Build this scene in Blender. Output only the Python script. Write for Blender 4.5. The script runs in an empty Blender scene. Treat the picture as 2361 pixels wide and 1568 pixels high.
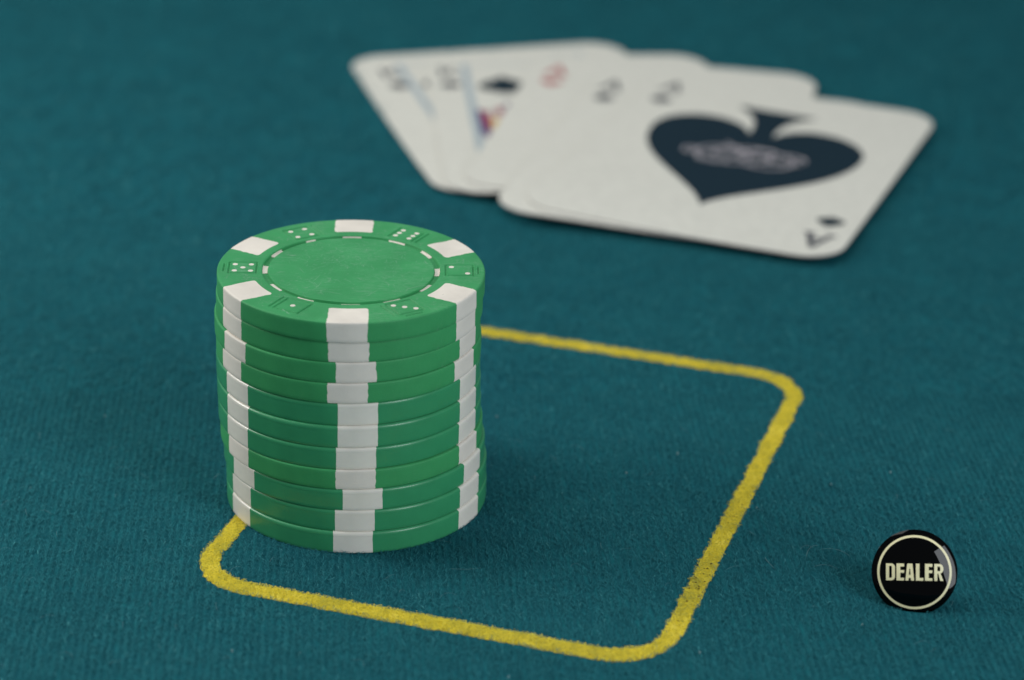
import bpy, math, random
import numpy as np
from mathutils import Vector, Matrix

R = math.radians
U = 0.1                      # one Blender unit is one centimetre; all sizes below are in millimetres
random.seed(7)
rng = np.random.default_rng(11)
sc = bpy.context.scene
col = sc.collection

# ------------------------------------------------------------------ camera
cd = bpy.data.cameras.new('camera'); cam = bpy.data.objects.new('camera', cd); col.objects.link(cam)
PITCH, YAW, ROLL = 0.4230, 0.06635, 0.0286
cp, sp_ = math.cos(PITCH), math.sin(PITCH)
FW = Vector((math.sin(YAW)*cp, math.cos(YAW)*cp, -sp_))
r0 = Vector((math.cos(YAW), -math.sin(YAW), 0)); u0 = r0.cross(FW)
RT = math.cos(ROLL)*r0 + math.sin(ROLL)*u0
UP = -math.sin(ROLL)*r0 + math.cos(ROLL)*u0
CAM = Vector((0, -357.25, 186.0))
m3 = Matrix((RT, UP, -FW)).transposed()
cam.matrix_world = Matrix.Translation(CAM*U) @ m3.to_4x4()
cd.sensor_width = 36; cd.lens = 36*6117.04/2360.0
cd.clip_start = 1; cd.clip_end = 2000
cd.dof.use_dof = True
cd.dof.focus_distance = 383*U
cd.dof.aperture_fstop = (cd.lens/1000)/(6.3*U)
cd.dof.aperture_blades = 0
sc.camera = cam

# ------------------------------------------------------------------ world and lamps
w = bpy.data.worlds.new('World'); sc.world = w; w.use_nodes = True
w.node_tree.nodes['Background'].inputs[0].default_value = (0.80, 0.92, 1.0, 1)
w.node_tree.nodes['Background'].inputs[1].default_value = 0.15
def area(name, pos, target, sx, sy, power, color):
    ld = bpy.data.lights.new(name, 'AREA'); ld.shape = 'RECTANGLE'
    ld.size = sx*U; ld.size_y = sy*U; ld.energy = power; ld.color = color
    o = bpy.data.objects.new(name, ld); col.objects.link(o)
    p = Vector(pos)*U; o.location = p
    o.rotation_euler = (Vector(target)*U - p).to_track_quat('-Z', 'Y').to_euler()
    return o
area('softbox_overhead', (-140, 200, 640), (20, 60, 0), 480, 340, 18500, (1.0, 0.985, 0.95))
area('softbox_left', (-400, 110, 235), (-30, 10, 0), 200, 240, 14500, (1.0, 0.98, 0.94))
area('softbox_right', (352, -372, 262), (30, 0, 10), 170, 460, 19000, (0.90, 0.95, 1.0))

sc.view_settings.view_transform = 'Standard'
sc.view_settings.look = 'None'
sc.view_settings.exposure = 0.0
sc.view_settings.gamma = 1.0

# ------------------------------------------------------------------ material helpers
def mat(name):
    m = bpy.data.materials.new(name); m.use_nodes = True
    return m, m.node_tree.nodes, m.node_tree.links, m.node_tree.nodes['Principled BSDF']
def N(ns, t, **kw):
    n = ns.new(t)
    for k, v in kw.items():
        if k.startswith('i_'): n.inputs[k[2:]].default_value = v
        else: setattr(n, k, v)
    return n
def ramp(ns, stops):
    n = ns.new('ShaderNodeValToRGB'); e = n.color_ramp.elements
    while len(e) < len(stops): e.new(0.5)
    for x, (p, c) in zip(e, stops):
        x.position = p; x.color = c if len(c) == 4 else (*c, 1)
    return n
def mixc(ns, ls, fac, a, b, mode='MIX'):
    n = ns.new('ShaderNodeMix'); n.data_type = 'RGBA'; n.blend_type = mode
    for sock, v in ((n.inputs[0], fac), (n.inputs[6], a), (n.inputs[7], b)):
        if hasattr(v, 'links'): ls.new(v, sock)
        elif isinstance(v, (int, float)): sock.default_value = v
        else: sock.default_value = (*v, 1) if len(v) == 3 else v
    return n.outputs[2]
def math_(ns, ls, op, a, b=0.0, clamp=False):
    n = ns.new('ShaderNodeMath'); n.operation = op; n.use_clamp = clamp
    for i, v in enumerate((a, b)):
        if hasattr(v, 'links'): ls.new(v, n.inputs[i])
        else: n.inputs[i].default_value = v
    return n.outputs[0]

def scratch_mask(ns, ls, coord, density=0.60, seed=0.0):
    """thin directional scratches and rubbed specks, gathered in patches"""
    outs = []
    for k, (ang, sc_, st) in enumerate(((12, 9.0, 26), (-38, 8.0, 30), (70, 10.0, 22), (150, 7.0, 34))):
        mp = N(ns, 'ShaderNodeMapping'); mp.inputs['Rotation'].default_value = (0, 0, R(ang))
        mp.inputs['Location'].default_value = (seed + k*3.1, seed*1.7, 0)
        mp.inputs['Scale'].default_value = (0.8, st/2.2, 1)
        ls.new(coord, mp.inputs['Vector'])
        nz = N(ns, 'ShaderNodeTexNoise', i_Scale=sc_*0.7, i_Detail=2.0, i_Roughness=0.6)
        nz.inputs['Distortion'].default_value = 0.25
        ls.new(mp.outputs[0], nz.inputs['Vector'])
        r = ramp(ns, ((density, (0, 0, 0)), (density+0.055, (1, 1, 1))))
        ls.new(nz.outputs[0], r.inputs[0]); outs.append(r.outputs[0])
    a = outs[0]
    for b in outs[1:]: a = math_(ns, ls, 'MAXIMUM', a, b)
    return a

def plastic(name, base, worn, rough, scratch, spec=0.45, coat=0.0, grain=0.02):
    m, ns, ls, bs = mat(name)
    tc = N(ns, 'ShaderNodeTexCoord'); ob = tc.outputs['Object']
    big = N(ns, 'ShaderNodeTexNoise', i_Scale=2.2, i_Detail=4.0); ls.new(ob, big.inputs['Vector'])
    rb = ramp(ns, ((0.3, tuple(c*0.90 for c in base)), (0.7, tuple(min(1, c*1.07) for c in base))))
    ls.new(big.outputs[0], rb.inputs[0])
    fine = N(ns, 'ShaderNodeTexNoise', i_Scale=55.0, i_Detail=2.0); ls.new(ob, fine.inputs['Vector'])
    c = mixc(ns, ls, 0.05, rb.outputs[0], fine.outputs[0], 'OVERLAY')
    # rubbed haze in patches
    pn = N(ns, 'ShaderNodeTexNoise', i_Scale=1.7, i_Detail=5.0, i_Roughness=0.62); ls.new(ob, pn.inputs['Vector'])
    pr = ramp(ns, ((0.46, (0, 0, 0)), (0.70, (1, 1, 1)))); ls.new(pn.outputs[0], pr.inputs[0])
    sm = scratch_mask(ns, ls, ob, 0.60, hash(name) % 7)
    spk = N(ns, 'ShaderNodeTexNoise', i_Scale=38.0, i_Detail=3.0, i_Roughness=0.7); ls.new(ob, spk.inputs['Vector'])
    spr = ramp(ns, ((0.60, (0, 0, 0)), (0.72, (1, 1, 1)))); ls.new(spk.outputs[0], spr.inputs[0])
    mk = math_(ns, ls, 'MAXIMUM', sm, math_(ns, ls, 'MULTIPLY', spr.outputs[0], 0.8))
    mk = math_(ns, ls, 'MULTIPLY', mk, math_(ns, ls, 'ADD', math_(ns, ls, 'MULTIPLY', pr.outputs[0], 0.85), 0.12))
    ge = N(ns, 'ShaderNodeSeparateXYZ'); ls.new(tc.outputs['Normal'], ge.inputs[0])
    upf = math_(ns, ls, 'ADD', math_(ns, ls, 'MULTIPLY', math_(ns, ls, 'ABSOLUTE', ge.outputs[2]), 0.9), 0.1)
    mk = math_(ns, ls, 'MULTIPLY', math_(ns, ls, 'MULTIPLY', mk, scratch, True), upf)
    c = mixc(ns, ls, mk, c, worn)
    # the odd dark speck of dirt
    dv = N(ns, 'ShaderNodeTexVoronoi', i_Scale=3.3); ls.new(ob, dv.inputs['Vector'])
    dr = ramp(ns, ((0.018, (1, 1, 1)), (0.03, (0, 0, 0)))); ls.new(dv.outputs['Distance'], dr.inputs[0])
    c = mixc(ns, ls, math_(ns, ls, 'MULTIPLY', dr.outputs[0], 0.75 if scratch > 0.3 else 0.2), c, (0.03, 0.07, 0.05))
    ls.new(c, bs.inputs['Base Color'])
    rr = math_(ns, ls, 'ADD', math_(ns, ls, 'MULTIPLY', big.outputs[0], 0.16), rough-0.08)
    ls.new(rr, bs.inputs['Roughness'])
    bs.inputs['Specular IOR Level'].default_value = spec
    bs.inputs['Coat Weight'].default_value = coat; bs.inputs['Coat Roughness'].default_value = 0.15
    bs.inputs['Subsurface Weight'].default_value = 0.06 if coat > 0 else 0.0
    bs.inputs['Subsurface Radius'].default_value = (0.05, 0.08, 0.05)
    bp = N(ns, 'ShaderNodeBump', i_Strength=0.35, i_Distance=grain)
    hh = math_(ns, ls, 'SUBTRACT', math_(ns, ls, 'MULTIPLY', fine.outputs[0], 0.35), math_(ns, ls, 'MULTIPLY', mk, 0.5))
    ls.new(hh, bp.inputs['Height']); ls.new(bp.outputs[0], bs.inputs['Normal'])
    return m

GREEN_OLD = plastic('green_worn_plastic', (0.046, 0.318, 0.112), (0.34, 0.55, 0.42), 0.55, 0.30, 0.22)
GREEN_NEW = plastic('green_glossy_plastic', (0.038, 0.29, 0.122), (0.25, 0.48, 0.36), 0.35, 0.16, 0.45, 0.18, 0.008)
WHITE_OLD = plastic('white_worn_plastic', (0.80, 0.745, 0.665), (0.80, 0.77, 0.72), 0.55, 0.4, 0.35)
WHITE_NEW = plastic('white_glossy_plastic', (0.82, 0.785, 0.70), (0.80, 0.79, 0.76), 0.32, 0.1, 0.5, 0.25, 0.006)

def flat(name, rgb, rough=0.5, spec=0.4, coat=0.0):
    m, ns, ls, bs = mat(name)
    tc = N(ns, 'ShaderNodeTexCoord')
    nz = N(ns, 'ShaderNodeTexNoise', i_Scale=6.0, i_Detail=5.0); ls.new(tc.outputs['Object'], nz.inputs['Vector'])
    r = ramp(ns, ((0.3, tuple(c*0.93 for c in rgb)), (0.7, tuple(min(1, c*1.05) for c in rgb))))
    ls.new(nz.outputs[0], r.inputs[0]); ls.new(r.outputs[0], bs.inputs['Base Color'])
    bs.inputs['Roughness'].default_value = rough; bs.inputs['Specular IOR Level'].default_value = spec
    bs.inputs['Coat Weight'].default_value = coat; bs.inputs['Coat Roughness'].default_value = 0.03
    return m
CARD = flat('white_card_stock', (0.70, 0.695, 0.63), 0.5, 0.3)
CARD_EDGE = flat('cut_card_edge', (0.40, 0.38, 0.37), 0.7, 0.1)
INK_BLACK = flat('navy_black_ink', (0.008, 0.024, 0.038), 0.6, 0.12)
INK_GREY = flat('grey_index_ink', (0.040, 0.045, 0.065), 0.45)
INK_RED = flat('red_ink', (0.42, 0.045, 0.06), 0.45)
INK_CRIMSON = flat('crimson_ink', (0.36, 0.05, 0.09), 0.45)
INK_YELLOW = flat('ochre_ink', (0.62, 0.40, 0.05), 0.45)
INK_PURPLE = flat('purple_blue_ink', (0.08, 0.03, 0.16), 0.45)
INK_BLUE = flat('pale_blue_ink', (0.38, 0.46, 0.50), 0.45)
INK_SCRIPT = flat('pale_script_ink', (0.62, 0.58, 0.62), 0.45)
BUTTON = flat('glossy_black_lacquer', (0.0008, 0.0008, 0.001), 0.12, 0.0, 0.42)
CREAM = flat('cream_enamel', (0.86, 0.79, 0.48), 0.35, 0.4)

# felt, three related materials
def fibre_mat(name, lo, hi, tip):
    m, ns, ls, bs = mat(name)
    at = N(ns, 'ShaderNodeAttribute', attribute_name='tone')
    r = ramp(ns, ((0.0, lo), (0.75, hi), (1.0, tip))); ls.new(at.outputs['Fac'], r.inputs[0])
    ls.new(r.outputs[0], bs.inputs['Base Color'])
    bs.inputs['Roughness'].default_value = 0.85; bs.inputs['Specular IOR Level'].default_value = 0.08
    return m
FIBRE = fibre_mat('teal_wool_fibre', (0.006, 0.060, 0.080), (0.031, 0.208, 0.242), (0.11, 0.40, 0.42))
YFIBRE = fibre_mat('yellow_painted_fibre', (0.40, 0.38, 0.07), (0.90, 0.75, 0.07), (0.98, 0.87, 0.18))

def felt_mat():
    m, ns, ls, bs = mat('teal_felt')
    tc = N(ns, 'ShaderNodeTexCoord'); ob = tc.outputs['Object']
    mp = N(ns, 'ShaderNodeMapping'); mp.inputs['Scale'].default_value = (1, 0.22, 1); ls.new(ob, mp.inputs['Vector'])
    st = N(ns, 'ShaderNodeTexNoise', i_Scale=11.0, i_Detail=4.0, i_Roughness=0.6); ls.new(mp.outputs[0], st.inputs['Vector'])
    wv = N(ns, 'ShaderNodeTexWave', i_Scale=3.05, i_Distortion=1.6, i_Detail=2.0); wv.inputs['Detail Scale'].default_value = 1.4
    ls.new(ob, wv.inputs['Vector'])
    mot = N(ns, 'ShaderNodeTexNoise', i_Scale=0.9, i_Detail=5.0); ls.new(ob, mot.inputs['Vector'])
    fi = N(ns, 'ShaderNodeTexNoise', i_Scale=34.0, i_Detail=5.0, i_Roughness=0.7); ls.new(ob, fi.inputs['Vector'])
    a = math_(ns, ls, 'ADD', math_(ns, ls, 'MULTIPLY', st.outputs[0], 0.45), math_(ns, ls, 'MULTIPLY', wv.outputs[0], 0.12))
    a = math_(ns, ls, 'ADD', a, math_(ns, ls, 'MULTIPLY', fi.outputs[0], 0.25))
    a = math_(ns, ls, 'ADD', a, math_(ns, ls, 'MULTIPLY', mot.outputs[0], 0.25))
    r = ramp(ns, ((0.30, (0.004, 0.056, 0.076)), (0.55, (0.011, 0.102, 0.128)), (0.80, (0.014, 0.175, 0.20))))
    ls.new(a, r.inputs[0]); ls.new(r.outputs[0], bs.inputs['Base Color'])
    bs.inputs['Roughness'].default_value = 0.95; bs.inputs['Specular IOR Level'].default_value = 0.04
    bp = N(ns, 'ShaderNodeBump', i_Strength=0.8, i_Distance=0.02); ls.new(a, bp.inputs['Height'])
    ls.new(bp.outputs[0], bs.inputs['Normal'])
    return m
FELT = felt_mat()
def paint_mat():
    m, ns, ls, bs = mat('yellow_line_paint')
    tc = N(ns, 'ShaderNodeTexCoord'); ob = tc.outputs['Object']
    fi = N(ns, 'ShaderNodeTexNoise', i_Scale=26.0, i_Detail=5.0, i_Roughness=0.7); ls.new(ob, fi.inputs['Vector'])
    r = ramp(ns, ((0.34, (0.16, 0.20, 0.05)), (0.44, (0.62, 0.50, 0.03)), (0.60, (0.88, 0.72, 0.02))))
    ls.new(fi.outputs[0], r.inputs[0])
    # worn, browned specks in one place of the right-hand side
    ps = N(ns, 'ShaderNodeTexNoise', i_Scale=0.55, i_Detail=2.0); ls.new(ob, ps.inputs['Vector'])
    pr = ramp(ns, ((0.50, (0, 0, 0)), (0.62, (1, 1, 1)))); ls.new(ps.outputs[0], pr.inputs[0])
    sp = N(ns, 'ShaderNodeTexNoise', i_Scale=16.0, i_Detail=2.0); ls.new(ob, sp.inputs['Vector'])
    sr = ramp(ns, ((0.60, (0, 0, 0)), (0.66, (1, 1, 1)))); ls.new(sp.outputs[0], sr.inputs[0])
    c = mixc(ns, ls, math_(ns, ls, 'MULTIPLY', pr.outputs[0], sr.outputs[0]), r.outputs[0], (0.16, 0.07, 0.03))
    ls.new(c, bs.inputs['Base Color']); bs.inputs['Roughness'].default_value = 0.8
    bs.inputs['Specular IOR Level'].default_value = 0.2
    bp = N(ns, 'ShaderNodeBump', i_Strength=0.8, i_Distance=0.015); ls.new(fi.outputs[0], bp.inputs['Height'])
    ls.new(bp.outputs[0], bs.inputs['Normal'])
    return m
PAINT = paint_mat()
LINT = flat('pale_lint', (0.16, 0.27, 0.28), 0.7)

# ------------------------------------------------------------------ object helpers
def tag(o, label=None, cat=None, group=None, kind=None):
    if label: o['label'] = label
    if cat: o['category'] = cat
    if group: o['group'] = group
    if kind: o['kind'] = kind
    return o
def meshobj(name, verts, faces, m, parent=None, smooth=False):
    me = bpy.data.meshes.new(name)
    me.from_pydata([tuple(c*U for c in v) for v in verts], [], faces)
    me.materials.append(m); me.update()
    if smooth: me.shade_smooth()
    o = bpy.data.objects.new(name, me); col.objects.link(o)
    if parent: o.parent = parent
    return o
def empty(name, loc, rot=(0, 0, 0)):
    o = bpy.data.objects.new(name, None); col.objects.link(o)
    o.empty_display_size = 0.3
    o.location = Vector(loc)*U; o.rotation_euler = rot
    return o

# ------------------------------------------------------------------ the felt
def sheet(name, x0, x1, y0, y1, nx, ny, z, m, zf=None):
    xs = np.linspace(x0, x1, nx+1); ys = np.linspace(y0, y1, ny+1)
    V = [(x, y, z + (zf(x, y) if zf else 0)) for y in ys for x in xs]
    F = [(j*(nx+1)+i, j*(nx+1)+i+1, (j+1)*(nx+1)+i+1, (j+1)*(nx+1)+i) for j in range(ny) for i in range(nx)]
    return meshobj(name, V, F, m, smooth=True)
felt = sheet('table_felt', -700, 900, -500, 1300, 40, 45, 0.0, FELT)
tag(felt, 'teal green felt cloth covering the card table', kind='structure')

# yellow betting box: rounded rectangle
RCX, RCY, RA, RW, RL_, RR = 26.20, 5.75, -0.3602, 68.1, 96.1, 8.6
ca, sa = math.cos(RA), math.sin(RA)
_fx = rng.uniform(0, 6.28, 24); _ff = rng.uniform(0.5, 8.0, 24); _fa = rng.uniform(0, 6.28, 24)
def wob(x, y):
    v = 0
    for k in range(24):
        v = v + np.sin(_ff[k]*(x*math.cos(_fa[k]) + y*math.sin(_fa[k])) + _fx[k])/(1.2+_ff[k]*0.55)
    return v*0.06
def line_sd(x, y):
    """distance from the line's centre minus its half width (negative inside)"""
    dx, dy = x-RCX, y-RCY
    u = dx*ca + dy*sa; v = -dx*sa + dy*ca
    qx = np.abs(u)-(RW/2-RR); qy = np.abs(v)-(RL_/2-RR)
    out = np.hypot(np.maximum(qx, 0), np.maximum(qy, 0)) + np.minimum(np.maximum(qx, qy), 0) - RR
    hw = np.where(qy > qx, 1.62, 1.36)
    return np.abs(out)-hw
def line_centre(n=900):
    P = []
    segs = []
    a, b = RW/2-RR, RL_/2-RR
    for (cx, cy, s) in ((a, -b, -90), (a, b, 0), (-a, b, 90), (-a, -b, 180)):
        for t in np.linspace(0, 90, 24):
            P.append((cx+RR*math.cos(R(s+t)), cy+RR*math.sin(R(s+t))))
    P = np.array(P); Q = np.vstack([P, P[:1]])
    d = np.r_[0, np.cumsum(np.hypot(*np.diff(Q, axis=0).T))]
    s = np.linspace(0, d[-1], n, endpoint=False)
    X = np.stack([np.interp(s, d, Q[:, 0]), np.interp(s, d, Q[:, 1])], 1)
    T = np.roll(X, -1, 0)-np.roll(X, 1, 0); T /= np.hypot(*T.T)[:, None]
    Nn = np.stack([T[:, 1], -T[:, 0]], 1)
    def w2(p): return np.stack([RCX+p[:, 0]*ca-p[:, 1]*sa, RCY+p[:, 0]*sa+p[:, 1]*ca], 1)
    return w2(X), w2(X+Nn)-w2(X), Nn
X, NN, Nl = line_centre()
V = []; F = []; n = len(X)
hw = 1.33+0.26*np.abs(Nl[:, 1])
for k, sgn in enumerate((-1, -0.5, 0, 0.5, 1)):
    Pk = X+NN*(hw*sgn)[:, None]
    if abs(sgn) == 1:
        Pk = Pk+NN*(sgn*(wob(Pk[:, 0], Pk[:, 1])+rng.uniform(-0.10, 0.10, n)))[:, None]
    V += [(a, b, 0.05 if abs(sgn) < 1 else 0.015) for a, b in Pk]
for k in range(4):
    for i in range(n):
        j = (i+1) % n
        F.append((k*n+i, (k+1)*n+i, (k+1)*n+j, k*n+j))
line = meshobj('betting_line', V, F, PAINT, parent=felt, smooth=True)
line['label'] = 'yellow rounded rectangle printed on the felt'

def fibres(name, x, y, z, phi, length, arc, width, curl, tone, m, parent, segs=3):
    n = len(x); t = np.linspace(0, 1, segs+1)
    P = np.zeros((n, segs+1, 2, 3), np.float32)
    px = x.copy(); py = y.copy(); a = phi - curl*0.5
    for k in range(segs+1):
        h = z + arc*4*t[k]*(1-t[k]) + arc*0.3*t[k]
        wk = width*(1.0 if 0 < k < segs else 0.45)*0.5
        nx, ny = -np.sin(a), np.cos(a)
        P[:, k, 0] = np.stack([px+nx*wk, py+ny*wk, h], 1)
        P[:, k, 1] = np.stack([px-nx*wk, py-ny*wk, h], 1)
        px = px+np.cos(a)*length/segs; py = py+np.sin(a)*length/segs; a = a+curl/segs
    nv = n*(segs+1)*2
    me = bpy.data.meshes.new(name)
    me.vertices.add(nv); me.vertices.foreach_set('co', (P*U).reshape(-1))
    base = (np.arange(n)*(segs+1)*2)[:, None, None]
    k = (np.arange(segs)*2)[None, :, None]
    q = base+k+np.array([0, 1, 3, 2])[None, None, :]
    nf = n*segs
    me.loops.add(nf*4); me.loops.foreach_set('vertex_index', q.reshape(-1).astype(np.int32))
    me.polygons.add(nf); me.polygons.foreach_set('loop_start', (np.arange(nf)*4).astype(np.int32))
    me.polygons.foreach_set('loop_total', np.full(nf, 4, np.int32))
    at = me.attributes.new('tone', 'FLOAT', 'POINT'); at.data.foreach_set('value', np.repeat(tone, (segs+1)*2).astype(np.float32))
    me.update(); me.materials.append(m)
    o = bpy.data.objects.new(name, me); col.objects.link(o)
    if parent: o.parent = parent
    o['kind'] = 'stuff'
    return o

_G = rng.uniform(-1, 1, (257, 257))
def vnoise(x, y, sx, sy, off=0):
    u = x/sx+off*17.3+4000; v = y/sy+off*9.1+4000
    i = np.floor(u).astype(int); j = np.floor(v).astype(int); fu = u-i; fv = v-j
    fu = fu*fu*(3-2*fu); fv = fv*fv*(3-2*fv)
    g = lambda a, b: _G[a % 257, b % 257]
    return (g(i, j)*(1-fu)+g(i+1, j)*fu)*(1-fv)+(g(i, j+1)*(1-fu)+g(i+1, j+1)*fu)*fv
def rib(x, y):                     # lengthwise ribs of the needle felt, about 1 mm apart, broken and wandering
    xs_ = x+0.22*vnoise(x, y, 4.0, 6.0, 1)
    r = 0.5+0.5*np.sin(2*math.pi*xs_/1.02 + 0.9*vnoise(x, y, 1.3, 2.4, 2))
    return np.clip(0.62*r + 0.28*(0.5+0.5*vnoise(x, y, 0.42, 2.3, 3)) + 0.16*(0.5+0.5*vnoise(x, y, 0.5, 0.7, 4)), 0, 1)
CARDS = [((17.0, 119.8), R(-12.0)), ((18.3, 119.0), R(-1.4)), ((20.3, 123.0), R(14.3)), ((26.0, 109.0), R(18.4)), ((30.9, 110.4), R(23.95))]
def under_card(x, y):
    m = np.zeros(len(x), bool)
    for (px, py), th in CARDS:
        u = (x-px)*math.cos(th)-(y-py)*math.sin(th); v = (x-px)*math.sin(th)+(y-py)*math.cos(th)
        m |= (u > 0.8) & (u < 61.8) & (v > 0.8) & (v < 87.4)
    return m
FOOT = [(0.5, -0.3, 19.0), (79.0, -37.0, 2.0)]
def scatter(n, box, bias):
    x = rng.uniform(box[0], box[1], n); y = rng.uniform(box[2], box[3], n)
    r = rib(x, y)
    keep = rng.uniform(0, 1, n) < (1-bias)+bias*np.clip(1.6*r-0.35, 0, 1)
    for (cx, cy, cr) in FOOT: keep &= np.hypot(x-cx, y-cy) > cr
    keep &= ~under_card(x, y)
    return x[keep], y[keep]
def tone_of(x, y, n):
    g = rng.beta(2.0, 3.0, n)*0.52 + 0.60*rib(x, y) - 0.19 + 0.10*vnoise(x, y, 1.0, 2.2, 6) + 0.05*vnoise(x, y, 14, 20, 5)
    g = np.where(rng.uniform(0, 1, n) > 0.985, g+0.35, g)
    return np.clip(g, 0, 1)
def felt_pile(name, n, box, length, width, arc, bias=0.75):
    x, y = scatter(n, box, bias); k = len(x)
    sd = line_sd(x, y)+wob(x, y)*0
    inside = sd - wob(x, y) + rng.uniform(-0.10, 0.10, k) < 0.03
    x, y = x[~inside], y[~inside]; k = len(x)
    phi = rng.normal(math.pi/2, 0.50, k) + math.pi*(rng.uniform(0, 1, k) < 0.5)
    L = length*rng.uniform(0.5, 1.4, k)
    return fibres(name, x, y, 0.02+0.42*rib(x, y)*rng.uniform(0.25, 1, k), phi, L, arc*rng.uniform(0.2, 1.3, k),
           width*rng.uniform(0.6, 1.3, k), rng.normal(0, 1.3, k), tone_of(x, y, k), FIBRE, felt)
felt_pile('felt_nap', 400000, (-64, 112, -68, 34), 0.95, 0.052, 0.17, 0.94)
felt_pile('felt_nap', 95000, (-78, 128, 34, 110), 1.7, 0.085, 0.22, 0.88)
felt_pile('felt_nap', 60000, (-105, 185, 110, 300), 2.8, 0.17, 0.30, 0.55)

# painted nap of the line
n0 = 140000
x = rng.uniform(-40, 90, n0*6); y = rng.uniform(-60, 70, n0*6)
k_ = (line_sd(x, y) - wob(x, y) + rng.uniform(-0.12, 0.12, len(x))) < -0.02
for (cx, cy, cr) in FOOT: k_ &= np.hypot(x-cx, y-cy) > cr
x, y = x[k_], y[k_]
sel = rng.permutation(len(x))[:46000]; x, y = x[sel], y[sel]; k = len(x)
tn = np.clip(0.25+0.55*rng.beta(2.5, 2.0, k)+0.20*vnoise(x, y, 0.9, 1.1, 8)+0.18*vnoise(x, y, 5, 6, 9), 0, 1)
tn = np.clip(tn-0.42*np.exp(-((x-49.6)**2+(y+29.5)**2)/(2*4.5**2))*(0.6+0.6*vnoise(x, y, 0.8, 0.8, 12)), 0, 1)
ln_ = fibres('line_nap', x, y, 0.05+0.30*rib(x, y)*rng.uniform(0.4, 1, k), rng.uniform(0, 6.28, k), 0.42*rng.uniform(0.5, 1.4, k),
       0.11*rng.uniform(0.2, 1.3, k), 0.07*rng.uniform(0.6, 1.3, k), rng.normal(0, 1.4, k), tn, YFIBRE, felt)

DIRT = flat('brown_grime', (0.035, 0.016, 0.010), 0.8, 0.1)
dx_ = np.r_[rng.normal(49.4, 1.1, 16), rng.normal(51.0, 1.6, 12), rng.uniform(-18, 50, 9)]
dy_ = np.r_[rng.normal(-30.2, 1.2, 16), rng.normal(-25.5, 2.4, 12), np.full(9, 0.0)]
for i in range(28, 37): dy_[i] = min(np.linspace(-52, -20, 400), key=lambda v: abs(float(line_sd(dx_[i], v))))
ok = line_sd(dx_, dy_) < 0.05; dx_, dy_ = dx_[ok], dy_[ok]; nd = len(dx_)
ds_ = fibres('grime_specks', dx_, dy_, np.full(nd, 0.40), rng.uniform(0, 6.28, nd), rng.uniform(0.18, 0.5, nd), np.full(nd, 0.03), rng.uniform(0.10, 0.26, nd), rng.normal(0, 1, nd), np.zeros(nd), DIRT, felt)

# loose lint: a few long pale hairs and specks
hx, hy, hz, hp, hl, ha, hw_, hc = [], [], [], [], [], [], [], []
def hair(x, y, phi, l, curl, w=0.035):
    hx.append(x); hy.append(y); hz.append(0.28); hp.append(phi); hl.append(l); ha.append(0.35); hw_.append(w); hc.append(curl)
hair(66, -22, 0.9, 4.2, -0.9); hair(68, -20, -0.5, 5.0, -1.0); hair(66.5, -25, -0.3, 3.6, -0.8); hair(60, -22, -1.3, 3.8, 0.9)
hair(-21, 3, 1.2, 2.2, 1.8); hair(14, -25, 0.1, 5.2, 1.6)
for _ in range(90):
    hair(random.uniform(-60, 105), random.uniform(-60, 20), random.uniform(0, 6.28), random.uniform(0.9, 2.8), random.gauss(0, 1.6), 0.024)
for _ in range(12):
    hair(random.uniform(-55, 100), random.uniform(-55, 40), random.uniform(0, 6.28), 0.35, 0, 0.22)
A = [np.array(v, float) for v in (hx, hy, hz, hp, hl, ha, hw_, hc)]
lint = fibres('lint', A[0], A[1], A[2], A[3], A[4], A[5], A[6], A[7], np.ones(len(hx)), LINT, None, 8)
tag(lint, 'loose pale hairs and specks of lint lying on the teal felt', 'lint')

# ------------------------------------------------------------------ poker chips
RIN = 14.45; HALF = 2.86; RO = 19.5
DICE = ((180, 5, 'o'), (120, 4, 'c'), (60, 6, 'c'), (0, 2, 'o'), (300, 3, 'co'), (240, 1, 'c'))
def groove(x, y):
    """depth pressed into the face by the outline of the six dice"""
    best = 0.0
    for ang, num, extra in DICE:
        c_, s_ = math.cos(R(ang)), math.sin(R(ang))
        a = x*c_+y*s_-15.75; b = -x*s_+y*c_
        if abs(a) > 3.6 or abs(b) > 3.6: continue
        h = 2.0; ds = [abs(max(abs(a), abs(b))-h)]
        if 'o' in extra: ds.append(math.hypot(a-h-0.75, max(0, abs(b)-1.3)))
        if 'c' in extra: ds.append(math.hypot(b+h+0.75, max(0, abs(a)-2.0)))
        d = min(ds)
        if d < 0.15: g = -0.17*(1 if d < 0.07 else (0.15-d)/0.08)
        elif d < 0.30: g = 0.035*math.sin(math.pi*(d-0.15)/0.15)
        else: g = 0
        if abs(g) > abs(best): best = g
    return best
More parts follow.
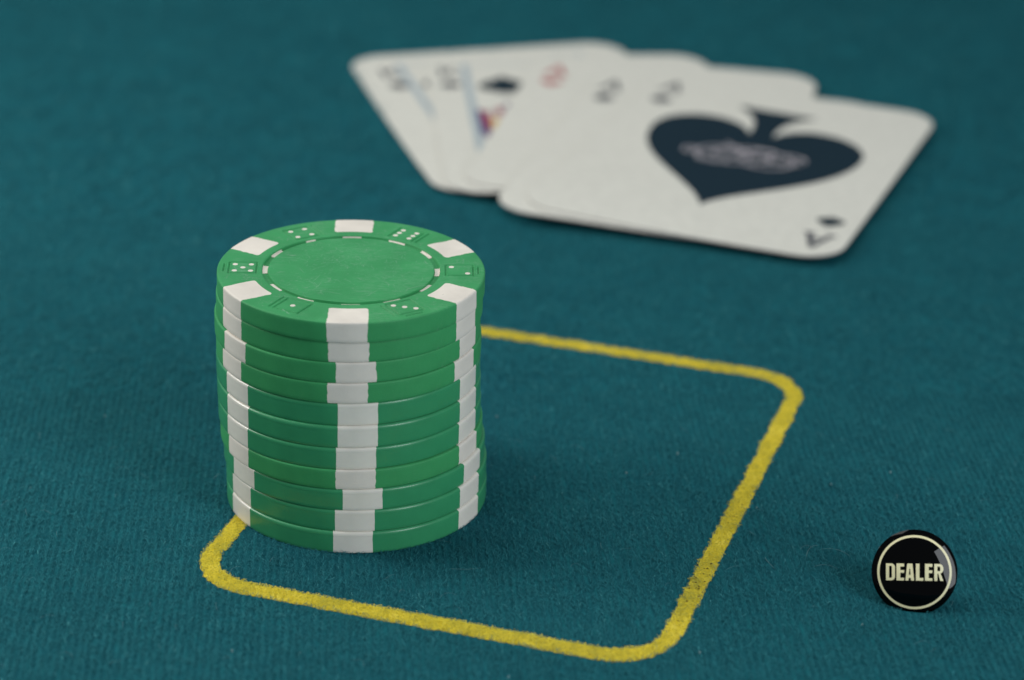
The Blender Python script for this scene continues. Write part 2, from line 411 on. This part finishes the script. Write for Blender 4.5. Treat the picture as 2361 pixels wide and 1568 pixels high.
def chip_meshes(t, style, seed, dice=False):
    rs = np.random.default_rng(seed)
    b = 0.27 if style == 'old' else 0.38; bb = 0.22
    prof = [(0.02, t-0.03), (3, t-0.03), (6, t-0.03), (9, t-0.03), (11.8, t-0.03), (11.98, t-0.01), (12.08, t-0.05), (12.14, t-0.42), (12.86, t-0.42), (12.98, t-0.06), (13.08, t-0.005), (13.3, t), (RIN, t)]
    i0 = len(prof)-1
    if dice:
        prof = prof[:i0]; prof += [(13.3+d, t) for d in np.arange(0, RIN-13.3-0.04, 0.085)]+[(RIN, t)]; i0 = len(prof)-1
        prof += [(RIN+d, t) for d in np.arange(0.07, 4.72, 0.08)]
    else: prof += [(RIN+d, t) for d in (0.06, 0.16, 0.32, 0.55, 1.2, 2.2, 3.2, 4.2)]
    prof += [(RO-b, t)]
    for a in (22, 45, 68):
        prof.append((RO-b+b*math.sin(R(a)), t-b+b*math.cos(R(a))))
    prof += [(RO, t-b)]
    if style == 'new':
        prof += [(RO+0.015, t-b-0.22), (RO-0.02, t-b-0.26)]
    for f in np.linspace(0.18, 0.86, 6): prof.append((RO-0.02*(f if style == 'new' else 0), t-b-0.3*(style == 'new')-(t-b-bb-0.3*(style == 'new'))*f))
    prof += [(RO-0.02, bb), (RO-0.02-0.3*bb, 0.3*bb), (RO-0.02-bb, 0.0), (16.5, 0.0), (RIN, 0.0)]
    i1 = len(prof)-1
    prof += [(10, 0.0), (0.02, 0.0)]
    ns_, ng = (8, 150) if dice else (8, 26); per = ns_+ng; M = 6*per
    amp = 0.075 if style == 'old' else 0.018
    V = []
    jit = rs.normal(0, 1, (len(prof), 6, 2))
    q_ = 0.9 if dice else 0.55
    for j in range(1, len(prof)): jit[j] = q_*jit[j-1]+(1-q_*q_)**0.5*0.8*jit[j]
    for j, (r, z) in enumerate(prof):
        rr = max(r, RIN)
        w_ = HALF
        if r - RIN < 0.55 and z > t/2 and r >= RIN:
            q = (0.55-(r-RIN))/0.55; w_ = HALF-0.55*(1-math.sqrt(max(0, 1-q*q)))
        if r < RIN: w_ = HALF-0.55
        for k in range(6):
            c0 = R(270+60*k)
            lo = -(w_+amp*jit[j, k, 0]*(1 if r >= RIN else 0))/rr; hi = (w_+amp*jit[j, k, 1]*(1 if r >= RIN else 0))/rr
            nx_lo = R(60)-(w_+amp*jit[j, (k+1) % 6, 0]*(1 if r >= RIN else 0))/rr
            for s in range(ns_):
                a = c0+lo+(hi-lo)*s/ns_; V.append((r*math.cos(a), r*math.sin(a), z))
            for s in range(ng):
                a = c0+hi+(nx_lo-hi)*s/ng; V.append((r*math.cos(a), r*math.sin(a), z))
    if dice: V = [(x, y, z+(groove(x, y) if abs(z-t) < 0.001 and r_ok(x, y) else 0)) for x, y, z in V]
    body = []; spots = [[] for _ in range(6)]
    for j in range(len(prof)-1):
        for i in range(M):
            i2 = (i+1) % M
            f = (j*M+i, (j+1)*M+i, (j+1)*M+i2, j*M+i2)
            k, s = divmod(i, per)
            if s < ns_ and i0 <= j < i1: spots[k].append(f)
            else: body.append(f)
    def mk(name, faces, m):
        used = sorted({v for f in faces for v in f}); ix = {v: i for i, v in enumerate(used)}
        me = bpy.data.meshes.new(name)
        me.from_pydata([tuple(c*U for c in V[v]) for v in used], [], [tuple(ix[v] for v in f) for f in faces])
        me.materials.append(m); me.shade_smooth(); me.update()
        # sharp creases stay crisp
        me.set_sharp_from_angle(angle=R(38))
        return me
    gm, wm = (GREEN_OLD, WHITE_OLD) if style == 'old' else (GREEN_NEW, WHITE_NEW)
    return mk('chip_body', body, gm), [mk('edge_spot', s, wm) for s in spots]

def r_ok(x, y): return 13.3 < math.hypot(x, y) < 19.2
def link(name, me, parent):
    o = bpy.data.objects.new(name, me); col.objects.link(o); o.parent = parent; return o

STACK = [  # thickness, x, y, turn, style, label
 (3.12, 0.00, 0.00, -1.5, 'old', 'topmost chip of the stack, its scratched face with dice marks open to view'),
 (3.22, -0.21, 0.45, -0.4, 'old', 'dull green chip directly under the topmost chip, second from the top'),
 (3.22, -0.50, 0.45, 3.5, 'old', 'matt green and white chip third from the top of the stack, pushed furthest left'),
 (3.15, -0.32, 0.38, -0.5, 'old', 'matt green chip fourth from the top, last of the worn upper four'),
 (3.46, -0.38, 0.50, 4.0, 'new', 'glossy green chip fifth from the top, first shiny one under the worn four'),
 (3.36, -0.29, 0.12, 3.7, 'new', 'glossy green and white chip in the very middle of the stack'),
 (3.36, -0.19, 0.00, 2.7, 'new', 'glossy green chip seventh from the top, resting on a lone dull one'),
 (3.12, 0.09, -0.25, 1.7, 'old', 'dull brighter green chip low in the stack, a worn one between glossy ones'),
 (3.30, 0.52, -0.35, 3.4, 'new', 'glossy green chip third from the bottom, its white front block furthest right'),
 (3.40, 0.83, -0.40, -0.8, 'new', 'glossy green and white chip second from the bottom of the stack'),
 (3.40, 0.89, -0.70, -1.8, 'new', 'bottom chip of the stack, resting on the felt and the yellow line'),
]
cache = {}
for style, t, seeds in (('old', 3.18, (1, 2)), ('new', 3.38, (3, 4))):
    cache[style] = [(t, chip_meshes(t, style, s)) for s in seeds]
z = sum(s[0] for s in STACK)+0.06
first = None
for i, (t, x, y, turn, style, label) in enumerate(STACK):
    z -= t
    t0, (bm_, sm_) = cache[style][i % 2] if i else (3.18, chip_meshes(3.18, 'old', 9, True))
    chip = empty('poker_chip', (x, y, z), (0, 0, R(turn)))
    chip.scale = (1, 1, (t-0.02)/t0)
    tag(chip, label, 'poker chip', 'green and white poker chips in one stack')
    link('chip_body', bm_, chip)
    for me in sm_: link('edge_spot', me, chip)
    if i == 0: top, t_top = chip, t0

# face details of the topmost chip: ring dashes, dice emblems with pips
def dash_mesh(a0, wdeg, zt):
    V = []; F = []; n_ = 6
    for s in range(n_+1):
        a = R(a0-wdeg/2+wdeg*s/n_)
        for (r, z_) in ((12.17, zt-0.42), (12.17, zt-0.36), (12.83, zt-0.36), (12.90, zt-0.16), (12.90, zt-0.42)):
            V.append((r*math.cos(a), r*math.sin(a), z_))
    for s in range(n_):
        for q in range(4): F.append((s*5+q, s*5+q+1, (s+1)*5+q+1, (s+1)*5+q))
    F.append((0, 1, 2, 3, 4)); F.append(tuple(n_*5+q for q in (4, 3, 2, 1, 0)))
    return V, F
for k in range(12):
    Vd, Fd = dash_mesh(30*k+(1.0 if k % 2 else -0.5), 12.5 if k not in (4,) else 7, t_top)
    meshobj('ring_dash', Vd, Fd, WHITE_OLD, top)
def bar(V, F, p0, p1, w_, h, z0):
    p0, p1 = Vector(p0), Vector(p1); d = (p1-p0).normalized(); nn = Vector((-d.y, d.x))
    b0 = len(V)
    for p, e in ((p0, -1), (p1, 1)):
        for (o_, z_) in ((-w_/2, 0), (-w_*0.18, h), (w_*0.18, h), (w_/2, 0)):
            q = p+nn*o_+d*e*(w_*0.3 if z_ == 0 else 0); V.append((q.x, q.y, z0+z_))
    for q in range(3): F.append((b0+q, b0+4+q, b0+5+q, b0+q+1))
    F.append((b0, b0+1, b0+2, b0+3)); F.append((b0+7, b0+6, b0+5, b0+4))
PIPS = {5: [(-1, -1), (-1, 1), (0, 0), (1, -1), (1, 1)], 4: [(-1, -1), (-1, 1), (1, -1), (1, 1)],
        6: [(-1, -1), (0, -1), (1, -1), (-1, 1), (0, 1), (1, 1)], 2: [(-1, 1), (1, -1)], 3: [(-1, -1), (0, 0), (1, 1)], 1: [(0, 0)]}
for ang, num, extra in DICE:
    er = Vector((math.cos(R(ang)), math.sin(R(ang)))); et = Vector((-er.y, er.x)); c0 = er*15.75
    def L2(a, b): return c0+er*a+et*b
    h = 1.66; V = [(*L2(a, b), t_top+z_) for z_, g in ((0.012, h-0.03), (-0.02, h)) for a, b in ((-g, -g), (g, -g), (g, g), (-g, g))]
    em = meshobj('dice_emblem', V, [(0, 1, 2, 3)]+[(q, q+4, (q+1) % 4+4, (q+1) % 4) for q in range(4)], GREEN_OLD, top)
    em['label'] = 'moulded die face showing %s' % ('one pip' if num == 1 else '%s pips' % {2: 'two', 3: 'three', 4: 'four', 5: 'five', 6: 'six'}[num])
    for (a, b) in PIPS[num]:
        q = L2(a*1.17, b*1.17); V = [(q.x+0.38*math.cos(R(s*30)), q.y+0.38*math.sin(R(s*30)), t_top+0.024) for s in range(12)]
        V += [(q.x+0.41*math.cos(R(s*30)), q.y+0.41*math.sin(R(s*30)), t_top-0.01) for s in range(12)]
        F = [tuple(range(12))]+[(s, s+12, (s+1) % 12+12, (s+1) % 12) for s in range(12)]
        meshobj('pip', V, F, WHITE_OLD, em)
# nicks and curling scratches left on the face
def scratch(pts, w_):
    V = []; F = []
    for i, p in enumerate(pts):
        a = Vector(pts[max(0, i-1)]); b = Vector(pts[min(len(pts)-1, i+1)]); d = (b-a).normalized(); nn = Vector((-d.y, d.x))
        ww = w_*(0.3 if i in (0, len(pts)-1) else 1)
        for s in (-1, 1):
            q = Vector(p)+nn*s*ww/2; V.append((q.x, q.y, t_top+0.006))
    for i in range(len(pts)-1): F.append((2*i, 2*i+1, 2*i+3, 2*i+2))
    return V, F
SCR = flat('scuffed_plastic', (0.24, 0.47, 0.32), 0.6)
for pts, w_ in (([(-8.4, -13.3), (-9.1, -14.3), (-9.2, -15.1), (-8.6, -16.0), (-8.1, -16.8)], 0.13), ([(-9.6, 5.0), (-8.7, 4.8), (-8.2, 4.9)], 0.2), ([(10.6, 3.6), (10.9, 2.6), (11.2, 2.1)], 0.07),
          ([(-10.9, -2.0), (-10.2, -1.5), (-9.5, -1.5)], 0.1), ([(7.9, -8.4), (8.2, -7.2), (9.8, -6.1), (11.2, -5.8)], 0.06), ([(-4, 3.4), (-3.1, 2.9)], 0.1), ([(0.8, -3.1), (1.4, -3.9), (2.1, -4.4)], 0.06),
          ([(4.6, -2.9), (5.4, -3.6)], 0.12), ([(5.1, -2.6), (4.9, -4.1)], 0.09)):
    Vs, Fs = scratch(pts, w_); s = meshobj('scuff_mark', Vs, Fs, SCR, top)

V = []; F = []
rs = np.random.default_rng(77)
clusters = [(-15.5, -2.5, 2.2), (16.3, 2.0, 1.8), (-3, 3.5, 3), (6, -4, 3), (3, 6, 4), (-6, -6, 3), (12.5, -12, 3), (-12, -10.5, 2.5), (0, 0, 8), (0, 0, 14), (9, 11, 4), (-9, 12.5, 3), (13.5, -8.5, 2), (-14.5, -5.5, 1.6)]
made = 0
while made < 900:
    cx, cy, cs_ = clusters[rs.integers(len(clusters))]
    x_, y_ = rs.normal(cx, cs_), rs.normal(cy, cs_)
    speck = rs.random() < 0.62
    L_ = rs.uniform(0.06, 0.22) if speck else rs.exponential(0.8)+0.25
    a_ = rs.normal(0.15, 0.5) if rs.random() < 0.6 else rs.uniform(0, math.pi)
    w_ = rs.uniform(0.025, 0.075) if speck else rs.uniform(0.02, 0.045)
    n_ = 2 if speck else 6; cv = rs.normal(0, 0.12)
    pts = [(x_+L_*k/n_*math.cos(a_+cv*k), y_+L_*k/n_*math.sin(a_+cv*k)) for k in range(n_+1)]
    if any(not (math.hypot(*p) < 11.7 or 13.4 < math.hypot(*p) < 19.0) or abs(groove(*p)) > 0 for p in pts): continue
    if any(math.hypot(*p) > 14.2 and abs((math.degrees(math.atan2(p[1], p[0]))-30+360) % 60-(60 if (math.degrees(math.atan2(p[1], p[0]))-30+360) % 60 > 30 else 0)) < 12.5 for p in pts): continue
    if (math.hypot(*pts[0]) < 12) != (math.hypot(*pts[-1]) < 12): continue
    zz_ = t_top + (-0.03 if math.hypot(*pts[0]) < 12 else 0) + 0.008
    if any(abs(math.hypot(*p)-15.75) < 2.4 for p in pts): zz_ = t_top+0.018
    b0 = len(V)
    for i, p in enumerate(pts):
        q0 = Vector(pts[max(0, i-1)]); q1 = Vector(pts[min(n_, i+1)]); d = (q1-q0).normalized(); nn = Vector((-d.y, d.x))*w_*(0.25 if i in (0, n_) else 0.5)
        V += [(p[0]-nn.x, p[1]-nn.y, zz_), (p[0]+nn.x, p[1]+nn.y, zz_)]
    for i in range(n_): F.append((b0+2*i, b0+2*i+2, b0+2*i+3, b0+2*i+1))
    made += 1
sm = meshobj('scratches', V, F, SCR, top); sm['kind'] = 'stuff'

# ------------------------------------------------------------------ playing cards
CW, CL, CR = 62.3, 88.2, 7.9
def world_z(x, y):                 # the fan bows a little: middle lies lower than its front and back edges
    t = ((x-62)*0.30+(y-162)*0.954)
    return 0.10+0.18*(t/46.0)**2+1.25*math.exp(-((x-30)**2+(y-116)**2)/(2*19.0**2))
def heart(flip, s, cx, cy, stem=False, ang=0):
    """heart outline, tip along +y when flip is True"""
    P = []
    for k in range(64):
        t = 2*math.pi*k/64
        x = math.sin(t)**3*1.02; y = (13*math.cos(t)-5*math.cos(2*t)-2*math.cos(3*t)-math.cos(4*t))/16.0
        P.append((x, y+0.1))
    if flip: P = [(x, -y) for x, y in P][::-1]
    return [(cx+x*s*0.5, cy+y*s*0.5) for x, y in P]
def stempts(s, cx, cy):
    return [(cx-0.06*s, cy-0.05*s), (cx-0.09*s, cy-0.35*s), (cx-0.24*s, cy-0.56*s), (cx+0.24*s, cy-0.56*s), (cx+0.09*s, cy-0.35*s), (cx+0.06*s, cy-0.05*s)]
def circle(cx, cy, r, n_=20): return [(cx+r*math.cos(2*math.pi*k/n_), cy+r*math.sin(2*math.pi*k/n_)) for k in range(n_)]
def pip_polys(kind, s, cx, cy):
    if kind == 'spade': return [heart(True, s, cx, cy), stempts(s, cx, cy)]
    if kind == 'heart': return [heart(False, s, cx, cy)]
    return [circle(cx, cy+0.22*s, 0.25*s), circle(cx-0.25*s, cy-0.14*s, 0.25*s), circle(cx+0.25*s, cy-0.14*s, 0.25*s), stempts(s*0.95, cx, cy)]
def quad(x0, y0, x1, y1, w_):
    d = Vector((x1-x0, y1-y0)).normalized(); nn = Vector((-d.y, d.x))*w_/2
    return [(x0+nn.x, y0+nn.y), (x1+nn.x, y1+nn.y), (x1-nn.x, y1-nn.y), (x0-nn.x, y0-nn.y)]
def letter_polys(ch, s, cx, cy):
    h = s; w_ = s*0.62; t = s*0.14
    if ch == 'A': return [quad(cx-w_/2, cy-h/2, cx, cy+h/2, t), quad(cx+w_/2, cy-h/2, cx, cy+h/2, t*1.1), quad(cx-w_*0.36, cy-h*0.16, cx+w_*0.36, cy-h*0.16, t*1.15),
                          quad(cx-w_*0.74, cy-h/2, cx-w_*0.24, cy-h/2, t*0.8), quad(cx+w_*0.74, cy-h/2, cx+w_*0.24, cy-h/2, t*0.8)]
    return [quad(cx-w_*0.4, cy-h/2, cx-w_*0.4, cy+h/2, t*1.1), quad(cx-w_*0.3, cy-h*0.08, cx+w_*0.45, cy+h/2, t*0.8), quad(cx-w_*0.12, cy+h*0.05, cx+w_*0.48, cy-h/2, t*1.1)]
def rot180(polys): return [[(CW-x, CL-y) for x, y in P] for P in polys]

import bmesh
def drape(bm, grid=3.0):
    """cut the flat print finely enough to follow the bow"""
    xs = [v.co.x for v in bm.verts]; ys = [v.co.y for v in bm.verts]
    for ax, lo, hi in ((0, min(xs), max(xs)), (1, min(ys), max(ys))):
        k = math.ceil(lo/grid)*grid
        while k < hi:
            no = (1, 0, 0) if ax == 0 else (0, 1, 0); co = (k, 0, 0) if ax == 0 else (0, k, 0)
            bmesh.ops.bisect_plane(bm, geom=bm.verts[:]+bm.edges[:]+bm.faces[:], plane_co=co, plane_no=no, dist=1e-5)
            k += grid
def card(pos, theta, zoff, layers, label, thick=0.29):
    """layers: list of (name, material, polygons, height above the face)"""
    root = empty('playing_card', (pos[0], pos[1], 0), (0, 0, -theta))
    tag(root, label, 'playing card', 'fan of five playing cards')
    c, s = math.cos(theta), math.sin(theta)
    def zz(x, y): return world_z(pos[0]+x*c+y*s, pos[1]-x*s+y*c)+zoff
    # stock
    bm = bmesh.new(); P = []
    for (cx, cy, a0) in ((CW-CR, CR, -90), (CW-CR, CL-CR, 0), (CR, CL-CR, 90), (CR, CR, 180)):
        for k in range(9): P.append((cx+CR*math.cos(R(a0+k*11.25)), cy+CR*math.sin(R(a0+k*11.25)), 0))
    bm.faces.new([bm.verts.new(p) for p in P]); drape(bm, 2.0)
    r_ = bmesh.ops.extrude_face_region(bm, geom=bm.faces[:])
    up = [g for g in r_['geom'] if isinstance(g, bmesh.types.BMVert)]
    ups = set(up)
    for v in bm.verts: v.co.z = zz(v.co.x, v.co.y) + (thick if v in ups else 0)
    bmesh.ops.recalc_face_normals(bm, faces=bm.faces[:])
    for v in bm.verts: v.co *= U
    me = bpy.data.meshes.new('card_stock'); bm.to_mesh(me); bm.free(); me.materials.append(CARD); me.materials.append(CARD_EDGE)
    for p_ in me.polygons: p_.material_index = 1 if abs(p_.normal.z) < 0.6 else 0
    me.shade_smooth(); me.set_sharp_from_angle(angle=R(30))
    link('card_stock', me, root)
    layers = [(n_, m_, [p_], h_+0.003*q_) for n_, m_, P_, h_ in layers if n_ in ('figure_panel', 'court_frame') for q_, p_ in enumerate(P_)]+[l_ for l_ in layers if l_[0] not in ('figure_panel', 'court_frame')]
    for name, m, polys, h in layers:
        bm = bmesh.new()
        for q, P in enumerate(polys):
            b2 = bmesh.new(); f = b2.faces.new([b2.verts.new((x, y, 0)) for x, y in P])
            bmesh.ops.triangulate(b2, faces=[f]); drape(b2, 2.0)
            for v in b2.verts: v.co.z = zz(v.co.x, v.co.y)+thick+h+0.02+q*0.003
            t_ = bpy.data.meshes.new('t'); b2.to_mesh(t_); bm.from_mesh(t_); bpy.data.meshes.remove(t_); b2.free()
        for f in bm.faces:
            if f.normal.z < 0: f.normal_flip()
        for v in bm.verts: v.co *= U
        me = bpy.data.meshes.new(name); bm.to_mesh(me); bm.free(); me.materials.append(m)
        link(name, me, root)
    return root
def index_layers(ch, suit, m, dx=0.0, dy=0.0, m2=None, dy2=0.0):
    a = letter_polys(ch, 6.0, 5.6+dx, CL-8.8+dy); b = pip_polys(suit, 4.6, 5.7+dx, CL-17.0+dy)
    a2 = letter_polys(ch, 7.0, 5.8, CL-8.4); b2 = pip_polys(suit, 5.4, 5.7, CL-18.4)
    return [('index_letter', m, a, 0.012), ('suit_pip', m, b, 0.012), ('index_letter', m, rot180(a2), 0.012), ('suit_pip', m2 or m, rot180(b2), 0.012)]
def court_layers(fx, suit):
    top_ = CL-6.5; fr = [quad(fx, 6.5, fx, top_, 1.6), quad(CW-fx, 6.5, CW-fx, top_, 1.6), quad(fx+0.7, top_, CW-fx-0.7, top_, 0.35), quad(fx+0.7, 6.5, CW-fx-0.7, 6.5, 0.35)]
    big = pip_polys(suit, 11.0, fx+7.8, CL-19.5)
    # the figure: robe panels in red, gold and blue-black, a plain generic pattern
    red = [[(fx+1.5, 51), (fx+1.9, 40), (fx+2.9, 39), (fx+3.4, 45), (fx+3.2, 51)], [(fx+5.0, 53), (fx+4.6, 48), (fx+6.2, 48), (fx+6.4, 53)], [(20, 50), (26, 42), (31, 50), (27, 57)]]
    pur = [[(fx+0.85, 52), (fx+0.9, 37), (fx+2.4, 32), (fx+3.4, 34), (fx+1.9, 44), (fx+1.6, 52)], [(fx+6.9, 56), (fx+7.4, 45), (fx+8.6, 43), (fx+8.3, 56)], [(33, 50), (38, 41), (41, 47), (36, 56)]]
    yel = [[(fx+3.5, 46), (fx+3.3, 37.5), (fx+5.4, 38.5), (fx+6.4, 46)], [(26, 58), (29, 63), (33, 58), (30, 54)]]
    thin = [quad(fx+2.2, 50.5, fx+11, 52.0, 0.4), quad(fx+3.2, 36, fx+7.5, 34, 0.4), quad(fx+9.0, 53, fx+12.5, 47, 0.5)]
    out = [('court_frame', INK_BLUE, fr, 0.010), ('court_pip', INK_BLACK, big, 0.016), ('court_pip', INK_BLACK, rot180(big), 0.016)]
    for nm, m, P, h in (('figure_panel', INK_CRIMSON, red, 0.02), ('figure_panel', INK_PURPLE, pur, 0.04), ('figure_panel', INK_YELLOW, yel, 0.05), ('figure_panel', INK_GREY, thin, 0.06)):
        out += [(nm, m, P+rot180(P), h)]
    return out
# large spade, tip towards the front edge; outline in card millimetres
def bez(p0, p1, p2, p3, n_=14):
    return [tuple(p0[i]*(1-t)**3+3*p1[i]*t*(1-t)**2+3*p2[i]*t*t*(1-t)+p3[i]*t**3 for i in (0, 1)) for t in [k/n_ for k in range(n_)]]
CX0 = 31.4
def ms(p): return (2*CX0-p[0], p[1])
half = bez((CX0, 16.8), (CX0-3.5, 28.0), (8.8, 37.5), (8.8, 56.0)) + bez((8.8, 56.0), (8.8, 68.5), (25.0, 71.5), (28.8, 60.5)) \
     + bez((28.8, 60.5), (29.2, 66.0), (28.0, 71.5), (22.6, 75.6), 8) + [(22.6, 75.8)]
other = [ms(p) for p in half[1:]][::-1]
big_spade = [(x_-0.9*max(0, (y_-55)/20), y_-0.07*(x_-CX0)) for x_, y_ in half+other]
def ribbon(pts, w_):
    return [quad(pts[i][0], pts[i][1], pts[i+1][0], pts[i+1][1], w_) for i in range(len(pts)-1)]
scr = []
for (cx, cy, ax, ay, ph, t0, t1) in ((27, 50, 5.5, 4.4, 0, -40, 300), (31, 52, 6.5, 3.2, 20, 0, 330), (36, 49.5, 6.0, 4.8, -10, -120, 200), (30, 47.5, 7.5, 2.6, 15, 150, 420), (40, 51, 4.0, 3.0, 0, 0, 330), (20.5, 49, 1.4, 1.6, 0, 60, 330)):
    pts = []
    for k in range(15):
        t = R(t0+(t1-t0)*k/14); x_ = ax*math.cos(t); y_ = ay*math.sin(t)
        pts.append((cx+x_*math.cos(R(ph))-y_*math.sin(R(ph)), cy+x_*math.sin(R(ph))+y_*math.cos(R(ph))))
    scr += ribbon([(a_, b_-3.2) for a_, b_ in pts], 0.42)
scr += ribbon([(20.5, 46.0), (23, 46.2), (26, 46.6), (30, 48.5), (34, 51.5)], 0.5)+ribbon([(26, 53), (30, 49), (36, 46.5), (42, 47.5), (43.5, 50)], 0.4)

RZ = 0.38
card(*CARDS[0], 0*RZ, index_layers('K', 'club', INK_GREY, 1.8, -3.2)+court_layers(10.3, 'club'), 'leftmost card of the fan, lying lowest, a pale blue frame line on its face')
card(*CARDS[1], 1*RZ, index_layers('K', 'spade', INK_GREY, -1.0, -2.6)+court_layers(8.4, 'spade'), 'second card from the left, a court card with dark pip, red and gold figure')
card(*CARDS[2], 2*RZ, index_layers('A', 'heart', INK_RED, 0.3, -2.6)+[('centre_pip', INK_RED, pip_polys('heart', 17, 31.5, 44.2), 0.012)], 'middle card of the fan, the only one with a red corner index')
card(*CARDS[3], 3*RZ, index_layers('A', 'club', INK_GREY, -1.0, 2.6)+[('centre_pip', INK_BLACK, pip_polys('club', 17, 31.5, 44.2), 0.012)], 'card with a black corner index just left of and beneath the big spade card')
card(*CARDS[4], 4*RZ, index_layers('A', 'spade', INK_GREY, -0.2, 2.8, INK_BLACK)+[('large_spade', INK_BLACK, [big_spade], 0.012), ('script_flourish', INK_SCRIPT, scr, 0.03)],
     'ace of spades on top of the fan with one huge dark spade')

# ------------------------------------------------------------------ dealer button
# a small lacquered disc standing on its edge in the nap and leaning back, face towards the viewer
BR = 99.0/6117.0*369.0
foot = Vector((78.55, -38.9, 0.32))
cdir = (CAM-(foot+Vector((0, 0, 5)))).normalized()
ctr = foot + (UP - UP.dot(cdir)*cdir).normalized()*BR
zax = (CAM-ctr).normalized(); yax = (UP-UP.dot(zax)*zax).normalized(); xax = yax.cross(zax)
btn = empty('dealer_button', (0, 0, 0)); btn.matrix_world = Matrix.Translation(ctr*U) @ Matrix((xax, yax, zax)).transposed().to_4x4()
tag(btn, 'small round black dealer button lettered DEALER, right of the yellow line', 'dealer button')
DOME = 0.25
def dz(r):                           # face: gently domed, turning down fast at the rim
    q = r/BR
    return BR*(-DOME*q*q - 1.2*max(0, q-0.93)**2)
V = []; F = []; rings = [0.001, 0.2, 0.4, 0.6, 0.7, 0.78, 0.82, 0.86, 0.9, 0.94, 0.97, 0.99, 1.0]; M = 96
prof = [(q*BR, dz(q*BR)) for q in rings] + [(BR*1.0, dz(BR)-0.10), (BR*0.995, dz(BR)-0.75), (BR*0.96, dz(BR)-0.95), (0.01, dz(BR)-0.95)]
for (r, z_) in prof:
    for s in range(M): V.append((r*math.cos(2*math.pi*s/M), r*math.sin(2*math.pi*s/M), z_))
for j in range(len(prof)-1):
    for s in range(M): F.append((j*M+s, (j+1)*M+s, (j+1)*M+(s+1) % M, j*M+(s+1) % M))
bd = meshobj('disc', V, F, BUTTON, btn, smooth=True); bd.data.set_sharp_from_angle(angle=R(50))
V = []; F = []
for q in (0.812, 0.83, 0.848, 0.866):
    for s in range(M): V.append((q*BR*math.cos(2*math.pi*s/M), q*BR*math.sin(2*math.pi*s/M), dz(q*BR)+0.012))
for j in range(3):
    for s in range(M): F.append((j*M+s, (j+1)*M+s, (j+1)*M+(s+1) % M, j*M+(s+1) % M))
meshobj('ring', V, F, CREAM, btn, smooth=True)
T, B_ = 0.197, -0.198; H_ = T-B_
def rect(x0, y0, x1, y1): return [(x0, y0), (x1, y0), (x1, y1), (x0, y1)]
def arcband(cx, cy, rx, ry, tx, ty, a0, a1, n_=8):
    out = []
    for k in range(n_):
        a, b = R(a0+(a1-a0)*k/n_), R(a0+(a1-a0)*(k+1)/n_)
        out.append([(cx+rx*math.cos(a), cy+ry*math.sin(a)), (cx+rx*math.cos(b), cy+ry*math.sin(b)), (cx+(rx-tx)*math.cos(b), cy+(ry-ty)*math.sin(b)), (cx+(rx-tx)*math.cos(a), cy+(ry-ty)*math.sin(a))])
    return out
st = 0.072; sh = 0.058
LET = {}
LET['D'] = [rect(-.661, B_, -.661+st, T), rect(-.589, T-sh, -.54, T), rect(-.589, B_, -.54, B_+sh), rect(-.451-st, B_+.09, -.451, T-.09)] \
    + arcband(-.54, T-.09, .089, .09, .072, .058-.026+.026, 0, 90) + arcband(-.54, B_+.09, .089, .09, .072, .058, 270, 360)
LET['E'] = [rect(-.416, B_, -.416+.088, T), rect(-.328, T-.07, -.24, T), rect(-.328, -.018, -.24, .044), rect(-.328, B_, -.24, B_+.062)]
LET['A'] = [[(-.21, B_), (-.139, B_), (-.111, .197), (-.166, .197)], [(-.078, B_), (-.007, B_), (-.047, .197), (-.107, .197)], [(-.135, B_+.062), (-.082, B_+.062), (-.090, B_+.135), (-.127, B_+.135)], [(-.115, .07), (-.10, .07), (-.10, .197), (-.115, .197)]]
LET['L'] = [rect(.034, B_, .034+.082, T), rect(.116, B_, .206, B_+.062)]
LET['E2'] = [rect(.244, B_, .244+.086, T), rect(.33, T-.07, .415, T), rect(.33, -.018, .413, .044), rect(.33, B_, .415, B_+.062)]
LET['R'] = [rect(.459, B_, .459+st, T), rect(.531, T-.06, .575, T), rect(.531, -.03, .575, .03), [(.575, .02), (.60, -.02), (.672, B_), (.598, B_), (.552, -.03)]] \
    + arcband(.575, .083, .095, .114, .068, .056, -90, 90, 12)
for key in ('D', 'E', 'A', 'L', 'E2', 'R'):
    bm = bmesh.new()
    for q, P in enumerate(LET[key]):
        b2 = bmesh.new(); f = b2.faces.new([b2.verts.new((x_*BR, y_*BR, 0)) for x_, y_ in P]); drape(b2, 0.3)
        for v in b2.verts: v.co.z = dz(math.hypot(v.co.x, v.co.y))+0.020+0.0008*q
        for f in b2.faces:
            if f.normal.z < 0: f.normal_flip()
        t_ = bpy.data.meshes.new('t'); b2.to_mesh(t_); bm.from_mesh(t_); bpy.data.meshes.remove(t_); b2.free()
    for v in bm.verts: v.co *= U
    me = bpy.data.meshes.new('letter'); bm.to_mesh(me); bm.free(); me.materials.append(CREAM)
    lo = link('letter', me, btn)
    lo['label'] = 'cream letter %s' % key[0]
